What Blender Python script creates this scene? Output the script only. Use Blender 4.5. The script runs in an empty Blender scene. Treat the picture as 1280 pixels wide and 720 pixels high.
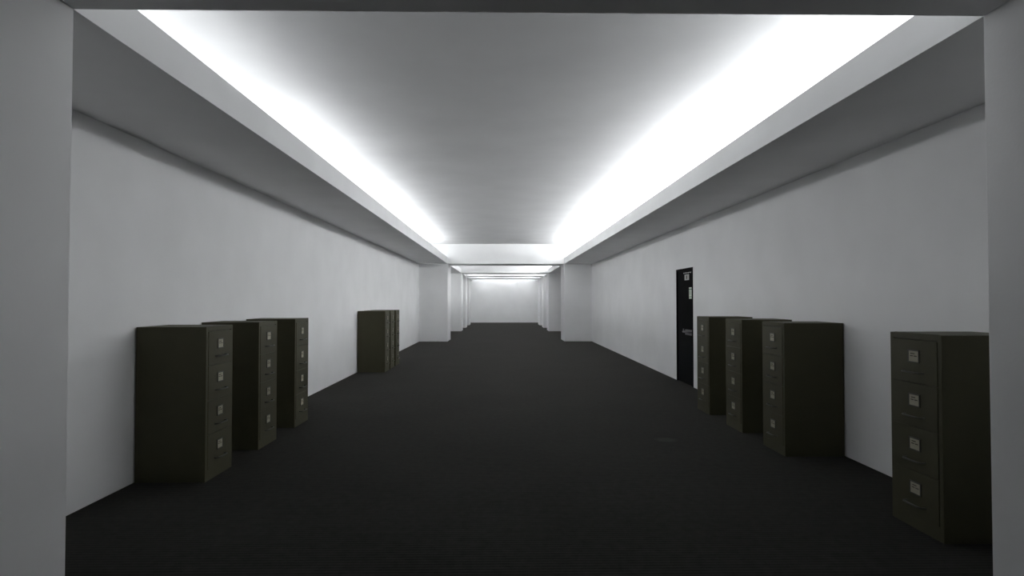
import bpy, bmesh, math
from mathutils import Vector, Matrix

S = bpy.context.scene
C = S.collection

# ------------------------------------------------------------------ camera
EYE = 1.55
cam_data = bpy.data.cameras.new('camera')
cam = bpy.data.objects.new('camera', cam_data)
C.objects.link(cam)
cam_data.sensor_width = 36.0
cam_data.lens = 36.0 * 756.4 / 1280.0
cam_data.clip_start = 0.05
cam_data.clip_end = 200
YAW, PITCH, ROLL = 0.0166, 0.0209, -0.0003
fw = Vector((math.sin(YAW) * math.cos(PITCH), math.cos(YAW) * math.cos(PITCH), math.sin(PITCH)))
rt = Vector((math.cos(YAW), -math.sin(YAW), 0))
up = rt.cross(fw)
rt, up = rt * math.cos(ROLL) + up * math.sin(ROLL), up * math.cos(ROLL) - rt * math.sin(ROLL)
M = Matrix((rt, up, -fw)).transposed().to_4x4()
M.translation = (0, 0, EYE)
cam.matrix_world = M
S.camera = cam

# ------------------------------------------------------------------ view + world
S.view_settings.view_transform = 'Standard'
S.view_settings.look = 'None'
S.view_settings.gamma = 1
S.view_settings.use_curve_mapping = False
S.view_settings.exposure = 0.12
S.cycles.use_denoising = True
S.cycles.max_bounces = 14
S.cycles.diffuse_bounces = 10
S.cycles.sample_clamp_indirect = 8
world = bpy.data.worlds.new('world')
S.world = world
world.use_nodes = True
world.node_tree.nodes['Background'].inputs[0].default_value = (0, 0, 0, 1)
world.node_tree.nodes['Background'].inputs[1].default_value = 0

# ------------------------------------------------------------------ dimensions (metres)
WL, WR = -3.138, 3.421            # side walls
XL, XR = -2.058, 2.372            # inner faces of the pillars and bulkheads
ZB, ZF, ZC = 2.95, 3.19, 3.706    # underside, top of the cove lip, ceiling
PORTALS = [(1.6, 2.916), (23.0, 24.31), (30.69, 31.99), (34.57, 35.87), (38.1, 39.74)]
Y0, YE = -16.0, 42.86
BAYS = [(Y0, 1.6), (2.916, 23.0), (24.31, 30.69), (31.99, 34.57), (35.87, 38.1), (39.74, YE)]

# ------------------------------------------------------------------ cove lighting (tubes behind the lips, plus an added right-hand beam)
def cove_light(side, y0, y1, power, tilt=105.0, z=3.52, off=0.85):
    """power is watts per metre of tube run"""
    d = bpy.data.lights.new('cove_light', 'AREA')
    d.shape = 'RECTANGLE'
    d.size = 0.16
    d.size_y = y1 - y0
    d.energy = power * (y1 - y0)
    d.color = (0.975, 0.992, 1.0)
    o = bpy.data.objects.new('cove_light', d)
    C.objects.link(o)
    x = XL - off if side < 0 else XR + off
    o.location = (x, (y0 + y1) / 2, z)
    # local -Z is the emission direction: up, leaning to the middle of the corridor
    t = math.radians(tilt) * (1 if side < 0 else -1)
    o.rotation_euler = (0, math.pi + t, 0)
    return o

PL, TL, HL, OL = 6.9, 111, 3.51, 0.85     # watts per metre, lean, height and set-back of the left tubes
PR, TR, HR, OR = 14.0, 40, 3.13, 0.90     # and of the right ones
PB, TB, HB, OB = 7.0, 118, 3.56, 0.85  # the same for the added beam lamp aimed at the left wall
for (a, b, k) in ((3.0, 6.5, 0.38), (6.5, 11.0, 0.75), (11.0, 16.5, 1.0), (16.5, 22.2, 1.0)):   # nearest runs dimmed to imitate lens vignetting
    cove_light(-1, a, b, PL * k, TL, HL, OL)
    cove_light(+1, a, b, PR * k, TR, HR, OR)
    cove_light(+1, a, b, PB * k, TB, HB, OB)      # added unseen lamp, higher on the right, brightens the left wall
cove_light(-1, 24.4, 30.3, 1.5, 60, 3.15, 0.9)
cove_light(+1, 24.4, 30.3, 34.0, 113, 3.53, 0.85)
for (a, b, p, lean, z) in ((32.1, 34.4, 30.0, 112, 3.52), (36.0, 37.9, 34.0, 112, 3.52), (39.9, 41.6, 48.0, 95, 3.40)):
    cove_light(-1, a, b, p, lean, z, 0.88)
    cove_light(+1, a, b, p, lean, z, 0.88)

# ------------------------------------------------------------------ materials
def new_mat(name):
    m = bpy.data.materials.new(name)
    m.use_nodes = True
    nt = m.node_tree
    return m, nt, nt.nodes['Principled BSDF']

def plaster(name, col, var=0.03, bump=0.06):
    m, nt, b = new_mat(name)
    tc = nt.nodes.new('ShaderNodeTexCoord')
    n1 = nt.nodes.new('ShaderNodeTexNoise'); n1.inputs['Scale'].default_value = 1.3; n1.inputs['Detail'].default_value = 5
    n2 = nt.nodes.new('ShaderNodeTexNoise'); n2.inputs['Scale'].default_value = 60; n2.inputs['Detail'].default_value = 3
    nt.links.new(tc.outputs['Object'], n1.inputs['Vector'])
    nt.links.new(tc.outputs['Object'], n2.inputs['Vector'])
    r = nt.nodes.new('ShaderNodeValToRGB')
    r.color_ramp.elements[0].position = 0.3
    r.color_ramp.elements[1].position = 0.7
    r.color_ramp.elements[0].color = (*[c * (1 - var) for c in col], 1)
    r.color_ramp.elements[1].color = (*[min(1, c * (1 + var)) for c in col], 1)
    nt.links.new(n1.outputs['Fac'], r.inputs['Fac'])
    nt.links.new(r.outputs['Color'], b.inputs['Base Color'])
    bp = nt.nodes.new('ShaderNodeBump'); bp.inputs['Strength'].default_value = bump; bp.inputs['Distance'].default_value = 0.01
    nt.links.new(n2.outputs['Fac'], bp.inputs['Height'])
    nt.links.new(bp.outputs['Normal'], b.inputs['Normal'])
    b.inputs['Roughness'].default_value = 0.9
    b.inputs['Specular IOR Level'].default_value = 0.15
    return m

M_WALL = plaster('wall_paint', (0.865, 0.868, 0.872))
M_CEIL = plaster('ceiling_paint', (0.865, 0.868, 0.872))

def carpet():
    m, nt, b = new_mat('ribbed_carpet')
    tc = nt.nodes.new('ShaderNodeTexCoord')
    wv = nt.nodes.new('ShaderNodeTexWave'); wv.wave_type = 'BANDS'; wv.bands_direction = 'Y'
    wv.inputs['Scale'].default_value = 9.0        # ribs about 35 mm apart, across the corridor
    wv.inputs['Distortion'].default_value = 0.25
    wv.inputs['Detail'].default_value = 1
    n = nt.nodes.new('ShaderNodeTexNoise'); n.inputs['Scale'].default_value = 14; n.inputs['Detail'].default_value = 10
    n.inputs['Roughness'].default_value = 0.75
    big = nt.nodes.new('ShaderNodeTexNoise'); big.inputs['Scale'].default_value = 0.9; big.inputs['Detail'].default_value = 4
    for x in (wv, n, big):
        nt.links.new(tc.outputs['Object'], x.inputs['Vector'])
    mx = nt.nodes.new('ShaderNodeMix'); mx.data_type = 'FLOAT'; mx.inputs[0].default_value = 0.75
    nt.links.new(wv.outputs['Fac'], mx.inputs[2]); nt.links.new(n.outputs['Fac'], mx.inputs[3])
    mx2 = nt.nodes.new('ShaderNodeMix'); mx2.data_type = 'FLOAT'; mx2.inputs[0].default_value = 0.2
    nt.links.new(mx.outputs[0], mx2.inputs[2]); nt.links.new(big.outputs['Fac'], mx2.inputs[3])
    r = nt.nodes.new('ShaderNodeValToRGB')
    r.color_ramp.elements[0].position = 0.33; r.color_ramp.elements[1].position = 0.67
    r.color_ramp.elements[0].color = (0.0135, 0.0130, 0.0119, 1)
    r.color_ramp.elements[1].color = (0.034, 0.0329, 0.0302, 1)
    nt.links.new(mx2.outputs[0], r.inputs['Fac'])
    # a small pale stain on the right half of the corridor
    sub = nt.nodes.new('ShaderNodeVectorMath'); sub.operation = 'DISTANCE'
    sub.inputs[1].default_value = (1.83, 6.74, 0)
    nt.links.new(tc.outputs['Object'], sub.inputs[0])
    mr = nt.nodes.new('ShaderNodeMapRange'); mr.inputs[1].default_value = 0.05; mr.inputs[2].default_value = 0.14
    mr.inputs[3].default_value = 0.35; mr.inputs[4].default_value = 0.0
    nt.links.new(sub.outputs['Value'], mr.inputs[0])
    mulN = nt.nodes.new('ShaderNodeMath'); mulN.operation = 'MULTIPLY'
    nt.links.new(mr.outputs[0], mulN.inputs[0]); nt.links.new(n.outputs['Fac'], mulN.inputs[1])
    st = nt.nodes.new('ShaderNodeMix'); st.data_type = 'RGBA'
    st.inputs[7].default_value = (0.16, 0.155, 0.15, 1)
    nt.links.new(mulN.outputs[0], st.inputs[0]); nt.links.new(r.outputs['Color'], st.inputs[6])
    nt.links.new(st.outputs[2], b.inputs['Base Color'])
    bp = nt.nodes.new('ShaderNodeBump'); bp.inputs['Strength'].default_value = 0.25; bp.inputs['Distance'].default_value = 0.006
    nt.links.new(mx.outputs[0], bp.inputs['Height']); nt.links.new(bp.outputs['Normal'], b.inputs['Normal'])
    b.inputs['Roughness'].default_value = 0.95
    b.inputs['Sheen Weight'].default_value = 0.08
    b.inputs['Sheen Tint'].default_value = (1.0, 0.955, 0.89, 1)
    b.inputs['Sheen Roughness'].default_value = 0.28
    b.inputs['Specular IOR Level'].default_value = 0.05
    return m
M_FLOOR = carpet()

def enamel(name, col, rough=0.5, spec=0.3, metal=0.0, var=0.12):
    m, nt, b = new_mat(name)
    tc = nt.nodes.new('ShaderNodeTexCoord')
    n = nt.nodes.new('ShaderNodeTexNoise'); n.inputs['Scale'].default_value = 7; n.inputs['Detail'].default_value = 6
    nt.links.new(tc.outputs['Object'], n.inputs['Vector'])
    r = nt.nodes.new('ShaderNodeValToRGB')
    r.color_ramp.elements[0].color = (*[c * (1 - var) for c in col], 1)
    r.color_ramp.elements[1].color = (*[c * (1 + var) for c in col], 1)
    nt.links.new(n.outputs['Fac'], r.inputs['Fac'])
    nt.links.new(r.outputs['Color'], b.inputs['Base Color'])
    mr = nt.nodes.new('ShaderNodeMapRange'); mr.inputs[3].default_value = rough - .06; mr.inputs[4].default_value = rough + .06
    nt.links.new(n.outputs['Fac'], mr.inputs[0]); nt.links.new(mr.outputs[0], b.inputs['Roughness'])
    b.inputs['Specular IOR Level'].default_value = spec
    b.inputs['Metallic'].default_value = metal
    return m
M_OLIVE = enamel('olive_enamel', (0.067, 0.0625, 0.036), 0.55, 0.25)
M_PULL = enamel('dark_pull', (0.045, 0.044, 0.034), 0.4, 0.5)
M_HOLDER = enamel('holder_metal', (0.05, 0.048, 0.042), 0.4, 0.5)
M_CARD = enamel('index_card', (0.42, 0.39, 0.31), 0.8, 0.2, var=0.05)
M_INK = enamel('card_print', (0.06, 0.055, 0.05), 0.8, 0.1)
M_BLACK = enamel('black_paint', (0.005, 0.005, 0.0055), 0.8, 0.04)
M_LEVER = enamel('brushed_lever', (0.075, 0.075, 0.08), 0.35, 0.5, 0.3)
M_SIGN = enamel('sign_white', (0.50, 0.50, 0.48), 0.6, 0.2, var=0.04)
M_PAPER = enamel('notice_paper', (0.62, 0.68, 0.60), 0.8, 0.2, var=0.04)
M_GREEN = enamel('notice_print', (0.12, 0.18, 0.13), 0.8, 0.1)

# ------------------------------------------------------------------ mesh helpers
def add_box(bm, lo, hi, mi=0):
    vs = [bm.verts.new((x, y, z)) for x in (lo[0], hi[0]) for y in (lo[1], hi[1]) for z in (lo[2], hi[2])]
    for q in ((0, 1, 3, 2), (4, 6, 7, 5), (0, 4, 5, 1), (2, 3, 7, 6), (0, 2, 6, 4), (1, 5, 7, 3)):
        f = bm.faces.new([vs[i] for i in q]); f.material_index = mi

def add_prism(bm, prof, y0, y1, mi=0):
    """extrude a closed (x, z) profile along y"""
    a = [bm.verts.new((x, y0, z)) for x, z in prof]
    b = [bm.verts.new((x, y1, z)) for x, z in prof]
    n = len(prof)
    bm.faces.new(a).material_index = mi
    bm.faces.new(b[::-1]).material_index = mi
    for i in range(n):
        bm.faces.new((a[i], a[(i + 1) % n], b[(i + 1) % n], b[i])).material_index = mi

def add_tube(bm, pts, r, seg=10, mi=0, sx=1.0):
    """round bar along a polyline lying in a plane z = const"""
    pts = [Vector(p) for p in pts]
    rings = []
    for i, p in enumerate(pts):
        t = (pts[min(i + 1, len(pts) - 1)] - pts[max(i - 1, 0)]).normalized()
        u = Vector((0, 0, 1)); v = t.cross(u).normalized()
        rings.append([bm.verts.new(p + (u * math.cos(2 * math.pi * k / seg) * sx + v * math.sin(2 * math.pi * k / seg)) * r) for k in range(seg)])
    for A, B in zip(rings, rings[1:]):
        for k in range(seg):
            f = bm.faces.new((A[k], A[(k + 1) % seg], B[(k + 1) % seg], B[k])); f.material_index = mi; f.smooth = True
    bm.faces.new(rings[0][::-1]); bm.faces.new(rings[-1])

def obj(name, bm, mats, parent=None, bevel=0.0, seg=2):
    bmesh.ops.recalc_face_normals(bm, faces=bm.faces)
    me = bpy.data.meshes.new(name)
    bm.to_mesh(me); bm.free()
    for m in (mats if isinstance(mats, (list, tuple)) else [mats]):
        me.materials.append(m)
    o = bpy.data.objects.new(name, me)
    C.objects.link(o)
    if parent is not None:
        o.parent = parent
    if bevel:
        md = o.modifiers.new('bevel', 'BEVEL'); md.width = bevel; md.segments = seg; md.limit_method = 'ANGLE'
    return o

def struct(o, label=None, cat=None, group=None):
    o['kind'] = 'structure'
    if label: o['label'] = label
    if cat: o['category'] = cat
    if group: o['group'] = group
    return o

def thing(name, label, cat, loc, rz=0.0, group=None):
    o = bpy.data.objects.new(name, None)
    C.objects.link(o)
    o.empty_display_size = 0.2
    o.location = loc; o.rotation_euler = (0, 0, rz)
    o['label'] = label; o['category'] = cat
    if group: o['group'] = group
    return o

# ------------------------------------------------------------------ room shell
T = 0.2
bm = bmesh.new(); add_box(bm, (WL - T, Y0 - T, -T), (WR + T, YE + T, 0))
struct(obj('floor', bm, M_FLOOR), 'dark charcoal ribbed carpet floor of the long corridor', 'floor')
bm = bmesh.new(); add_box(bm, (WL - T, Y0 - T, ZC), (WR + T, YE + T, ZC + T))
struct(obj('ceiling', bm, M_CEIL), 'white ceiling lit from the coves on both sides', 'ceiling')
bm = bmesh.new(); add_box(bm, (WL - T, Y0 - T, 0), (WL, YE + T, ZC))
struct(obj('wall_left', bm, M_WALL), 'white left wall behind the left filing cabinets', 'wall')
DY0, DY1, DH = 10.78, 11.79, 2.152             # opening for the black door
bm = bmesh.new()
add_box(bm, (WR, Y0 - T, 0), (WR + T, DY0, ZC))
add_box(bm, (WR, DY1, 0), (WR + T, YE + T, ZC))
add_box(bm, (WR, DY0, DH), (WR + T, DY1, ZC))
struct(obj('wall_right', bm, M_WALL), 'white right wall with the black door in it', 'wall')
bm = bmesh.new(); add_box(bm, (WL, YE, 0), (WR, YE + T, ZC))
struct(obj('wall_far', bm, M_WALL), 'bright white end wall closing the far end of the corridor', 'wall')
bm = bmesh.new(); add_box(bm, (WL, Y0 - T, 0), (WR, Y0, ZC))
struct(obj('wall_near', bm, M_WALL), 'white wall behind the viewer', 'wall')

# pillars and cross beams: a frame standing across the corridor every bay
where = ['nearest, at the edge of the picture', 'first frame down the corridor, past the filing cabinets',
         'second frame down the corridor', 'third frame down the corridor', 'last frame, closest to the end wall']
for (a, b), w in zip(PORTALS, where):
    bm = bmesh.new(); add_box(bm, (WL, a, 0), (XL, b, ZC))
    struct(obj('pillar', bm, M_WALL, bevel=0.006), 'white pillar on the left wall, ' + w, 'pillar', 'pillars along the corridor')
    bm = bmesh.new(); add_box(bm, (XR, a, 0), (WR, b, ZC))
    struct(obj('pillar', bm, M_WALL, bevel=0.006), 'white pillar on the right wall, ' + w, 'pillar', 'pillars along the corridor')
    bm = bmesh.new(); add_box(bm, (XL, a, ZB), (XR, b, ZC))
    struct(obj('beam', bm, M_CEIL, bevel=0.004), 'white cross beam under the ceiling, ' + w, 'beam', 'cross beams')

# bulkheads with an upstand lip that hides the cove lights
k = 0
bw = ['behind the viewer', 'over the filing cabinets', 'second bay', 'third bay', 'fourth bay', 'last bay before the end wall']
for (a, b), w in zip(BAYS, bw):
    for side in (-1, 1):
        wx, ix = (WL, XL) if side < 0 else (WR, XR)
        s = 1 if side < 0 else -1
        prof = [(wx, ZB), (ix, ZB), (ix, ZF), (ix - s * 0.03, ZF), (ix - s * 0.03, ZB + 0.06), (wx, ZB + 0.06)]
        bm = bmesh.new(); add_prism(bm, prof, a, b)
        k += 1
        struct(obj('trim_%d' % k, bm, M_WALL), 'white boxed bulkhead along the %s wall, %s' % ('left' if side < 0 else 'right', w),
               'bulkhead', 'cove bulkheads')

# ------------------------------------------------------------------ the black door in the right wall
door = bpy.data.objects.new('door_1', None); C.objects.link(door)
door.location = (WR, (DY0 + DY1) / 2, 0)
struct(door, 'black door in the right wall beside the far filing cabinet', 'door')
dw = (DY1 - DY0) / 2
bm = bmesh.new()   # frame: two posts and a head, seen almost edge-on
prof_in = 0.045
add_box(bm, (-0.012, -dw, 0), (0.10, -dw + prof_in, DH))
add_box(bm, (-0.012, dw - prof_in, 0), (0.10, dw, DH))
add_box(bm, (-0.012, -dw + prof_in, DH - prof_in), (0.10, dw - prof_in, DH))
obj('door_frame', bm, M_BLACK, door, bevel=0.004)
leaf_x = 0.008
bm = bmesh.new()
add_box(bm, (leaf_x, -dw + prof_in + 0.004, 0.008), (leaf_x + 0.045, dw - prof_in - 0.004, DH - prof_in - 0.004))
leaf = obj('door_leaf', bm, M_BLACK, door, bevel=0.003)
yc = (DY0 + DY1) / 2
def dbox(bm, y0, y1, z0, z1, t=0.004, mi=0, x=None):
    x = leaf_x if x is None else x
    add_box(bm, (x - t, y0 - yc, z0), (x + 0.001, y1 - yc, z1), mi)
bm = bmesh.new()   # white plate with a row of small marks above it
dbox(bm, 11.03, 11.29, 1.93, 2.035)
for q in range(7):
    dbox(bm, 10.91 + q * 0.068, 10.95 + q * 0.068, 2.055 + 0.004 * (q % 2), 2.073, 0.003)
dbox(bm, 11.135, 11.185, 1.95, 2.015, 0.006, 1)
o = obj('door_sign', bm, [M_SIGN, M_INK], door); o['label'] = 'white sign plate near the top of the door'
bm = bmesh.new()   # notice card
dbox(bm, 10.84, 11.03, 1.585, 1.79)
dbox(bm, 10.845, 11.025, 1.748, 1.768, 0.006, 1)
for z in (1.72, 1.70, 1.68, 1.66):
    dbox(bm, 10.93, 11.015, z, z + 0.005, 0.006, 1)
dbox(bm, 10.845, 11.025, 1.612, 1.624, 0.006, 1)
o = obj('notice_card', bm, [M_PAPER, M_GREEN], door); o['label'] = 'pale green printed notice card on the door'
bm = bmesh.new()   # long plate with a pull bar across it
dbox(bm, 10.85, 11.27, 0.915, 1.015, 0.006)
zb = 0.975
add_tube(bm, [(leaf_x - 0.004, 10.88 - yc, zb), (leaf_x - 0.045, 10.885 - yc, zb), (leaf_x - 0.06, 10.91 - yc, zb), (leaf_x - 0.062, 11.06 - yc, zb),
              (leaf_x - 0.06, 11.21 - yc, zb), (leaf_x - 0.045, 11.235 - yc, zb), (leaf_x - 0.004, 11.24 - yc, zb)], 0.018)
dbox(bm, 11.34, 11.40, 0.95, 1.02, 0.008)
o = obj('door_handle', bm, M_LEVER, door); o['label'] = 'grey metal bar handle on the door'

# ------------------------------------------------------------------ four-drawer filing cabinets
W, D, H = 0.51, 0.60, 1.325
ST, TOPR, BOT = 0.034, 0.040, 0.093      # stile, top rail, plinth rail
PITCH_D = (H - TOPR - BOT) / 4
def build_cabinet(label):
    t = thing('filing_cabinet', label, 'filing cabinet', (0, 0, 0))
    fx = D / 2
    bm = bmesh.new()
    add_box(bm, (-D / 2, -W / 2, 0.0), (fx - 0.024, W / 2, H))                 # shell
    add_box(bm, (fx - 0.024, -W / 2, 0.0), (fx - 0.004, -W / 2 + ST, H))        # front stiles
    add_box(bm, (fx - 0.024, W / 2 - ST, 0.0), (fx - 0.004, W / 2, H))
    add_box(bm, (fx - 0.024, -W / 2 + ST, H - TOPR), (fx - 0.004, W / 2 - ST, H))
    add_box(bm, (fx - 0.024, -W / 2 + ST, 0.0), (fx - 0.004, W / 2 - ST, BOT))
    bmesh.ops.remove_doubles(bm, verts=bm.verts, dist=1e-5)
    obj('cabinet_body', bm, M_OLIVE, t, bevel=0.003)
    for i in range(4):
        z1 = H - TOPR - i * PITCH_D - (0.004 if i == 0 else 0.0012)
        z0 = H - TOPR - (i + 1) * PITCH_D + 0.0012
        bm = bmesh.new()
        add_box(bm, (fx - 0.0235, -W / 2 + ST + 0.004, z0), (fx, W / 2 - ST - 0.004, z1))
        dr = obj('drawer', bm, M_OLIVE, t, bevel=0.002)
        # label holder: a raised rim around a printed card
        zc = H - TOPR - i * PITCH_D - 0.115
        hw, hh, rim = 0.056, 0.043, 0.007
        bm = bmesh.new()
        for lo, hi in (((-hw, -hh), (hw, -hh + rim)), ((-hw, hh - rim), (hw, hh)), ((-hw, -hh + rim), (-hw + rim, hh - rim)), ((hw - rim, -hh + rim), (hw, hh - rim))):
            add_box(bm, (fx, lo[0], zc + lo[1]), (fx + 0.006, hi[0], zc + hi[1]))
        obj('label_holder', bm, M_HOLDER, dr)
        bm = bmesh.new()
        add_box(bm, (fx, -hw + rim, zc - hh + rim), (fx + 0.003, hw - rim, zc + hh - rim))
        for (y0, y1, zz) in ((-0.034, -0.006, 0.002), (0.002, 0.034, 0.002), (-0.030, 0.012, 0.018)):
            add_box(bm, (fx + 0.003, y0, zc + zz - 0.003), (fx + 0.0035, y1, zc + zz + 0.003), 1)
        cd = obj('label_card', bm, [M_CARD, M_INK], dr)
        cd['label'] = 'pale index card in the drawer label holder'
        # pull: a flattened bar standing off the drawer on two feet
        zh = H - TOPR - i * PITCH_D - 0.222
        bm = bmesh.new()
        pts = [(fx - 0.002, -0.092, zh), (fx + 0.020, -0.090, zh), (fx + 0.030, -0.078, zh), (fx + 0.034, -0.05, zh), (fx + 0.035, 0, zh),
               (fx + 0.034, 0.05, zh), (fx + 0.030, 0.078, zh), (fx + 0.020, 0.090, zh), (fx - 0.002, 0.092, zh)]
        add_tube(bm, pts, 0.008, 10, sx=0.7)
        obj('handle', bm, M_PULL, dr)
    return t

def copy_tree(o, parent=None):
    c = o.copy(); C.objects.link(c)
    if parent is not None:
        c.parent = parent
    for ch in list(o.children):
        copy_tree(ch, c)
    return c

LX, RX = WL + 0.012 + D / 2, WR - 0.012 - D / 2
places = [
    (LX, 5.485, 0, 'olive four-drawer filing cabinet against the left wall, nearest and largest on that side'),
    (LX, 6.61, 0, 'olive four-drawer filing cabinet on the left wall, middle of the three near ones'),
    (LX, 7.71, 0, 'olive four-drawer filing cabinet on the left wall, farthest of the three near ones'),
    (LX, 13.42, 0, 'olive filing cabinet in the far left group, front one showing its whole side'),
    (LX, 14.05, 0, 'olive filing cabinet in the far left group, squeezed between the two others'),
    (LX, 14.72, 0, 'olive filing cabinet in the far left group, hindmost of that tight row'),
    (RX, 8.44, 1, 'olive four-drawer filing cabinet on the right wall, standing next to the black door'),
    (RX, 7.32, 1, 'olive four-drawer filing cabinet on the right wall, middle of the three by the door'),
    (RX, 6.25, 1, 'olive four-drawer filing cabinet on the right wall, nearest of the three by the door'),
    (RX, 4.09, 1, 'olive four-drawer filing cabinet standing alone by the right front pillar, cards very clear'),
]
proto = None
for (x, y, flip, lab) in places:
    if proto is None:
        proto = build_cabinet(lab); c = proto
    else:
        c = copy_tree(proto)
    c.location = (x, y, 0)
    c.rotation_euler = (0, 0, math.pi if flip else 0)
    c['label'] = lab
    c['group'] = 'filing cabinets along the left wall' if not flip else 'filing cabinets along the right wall'
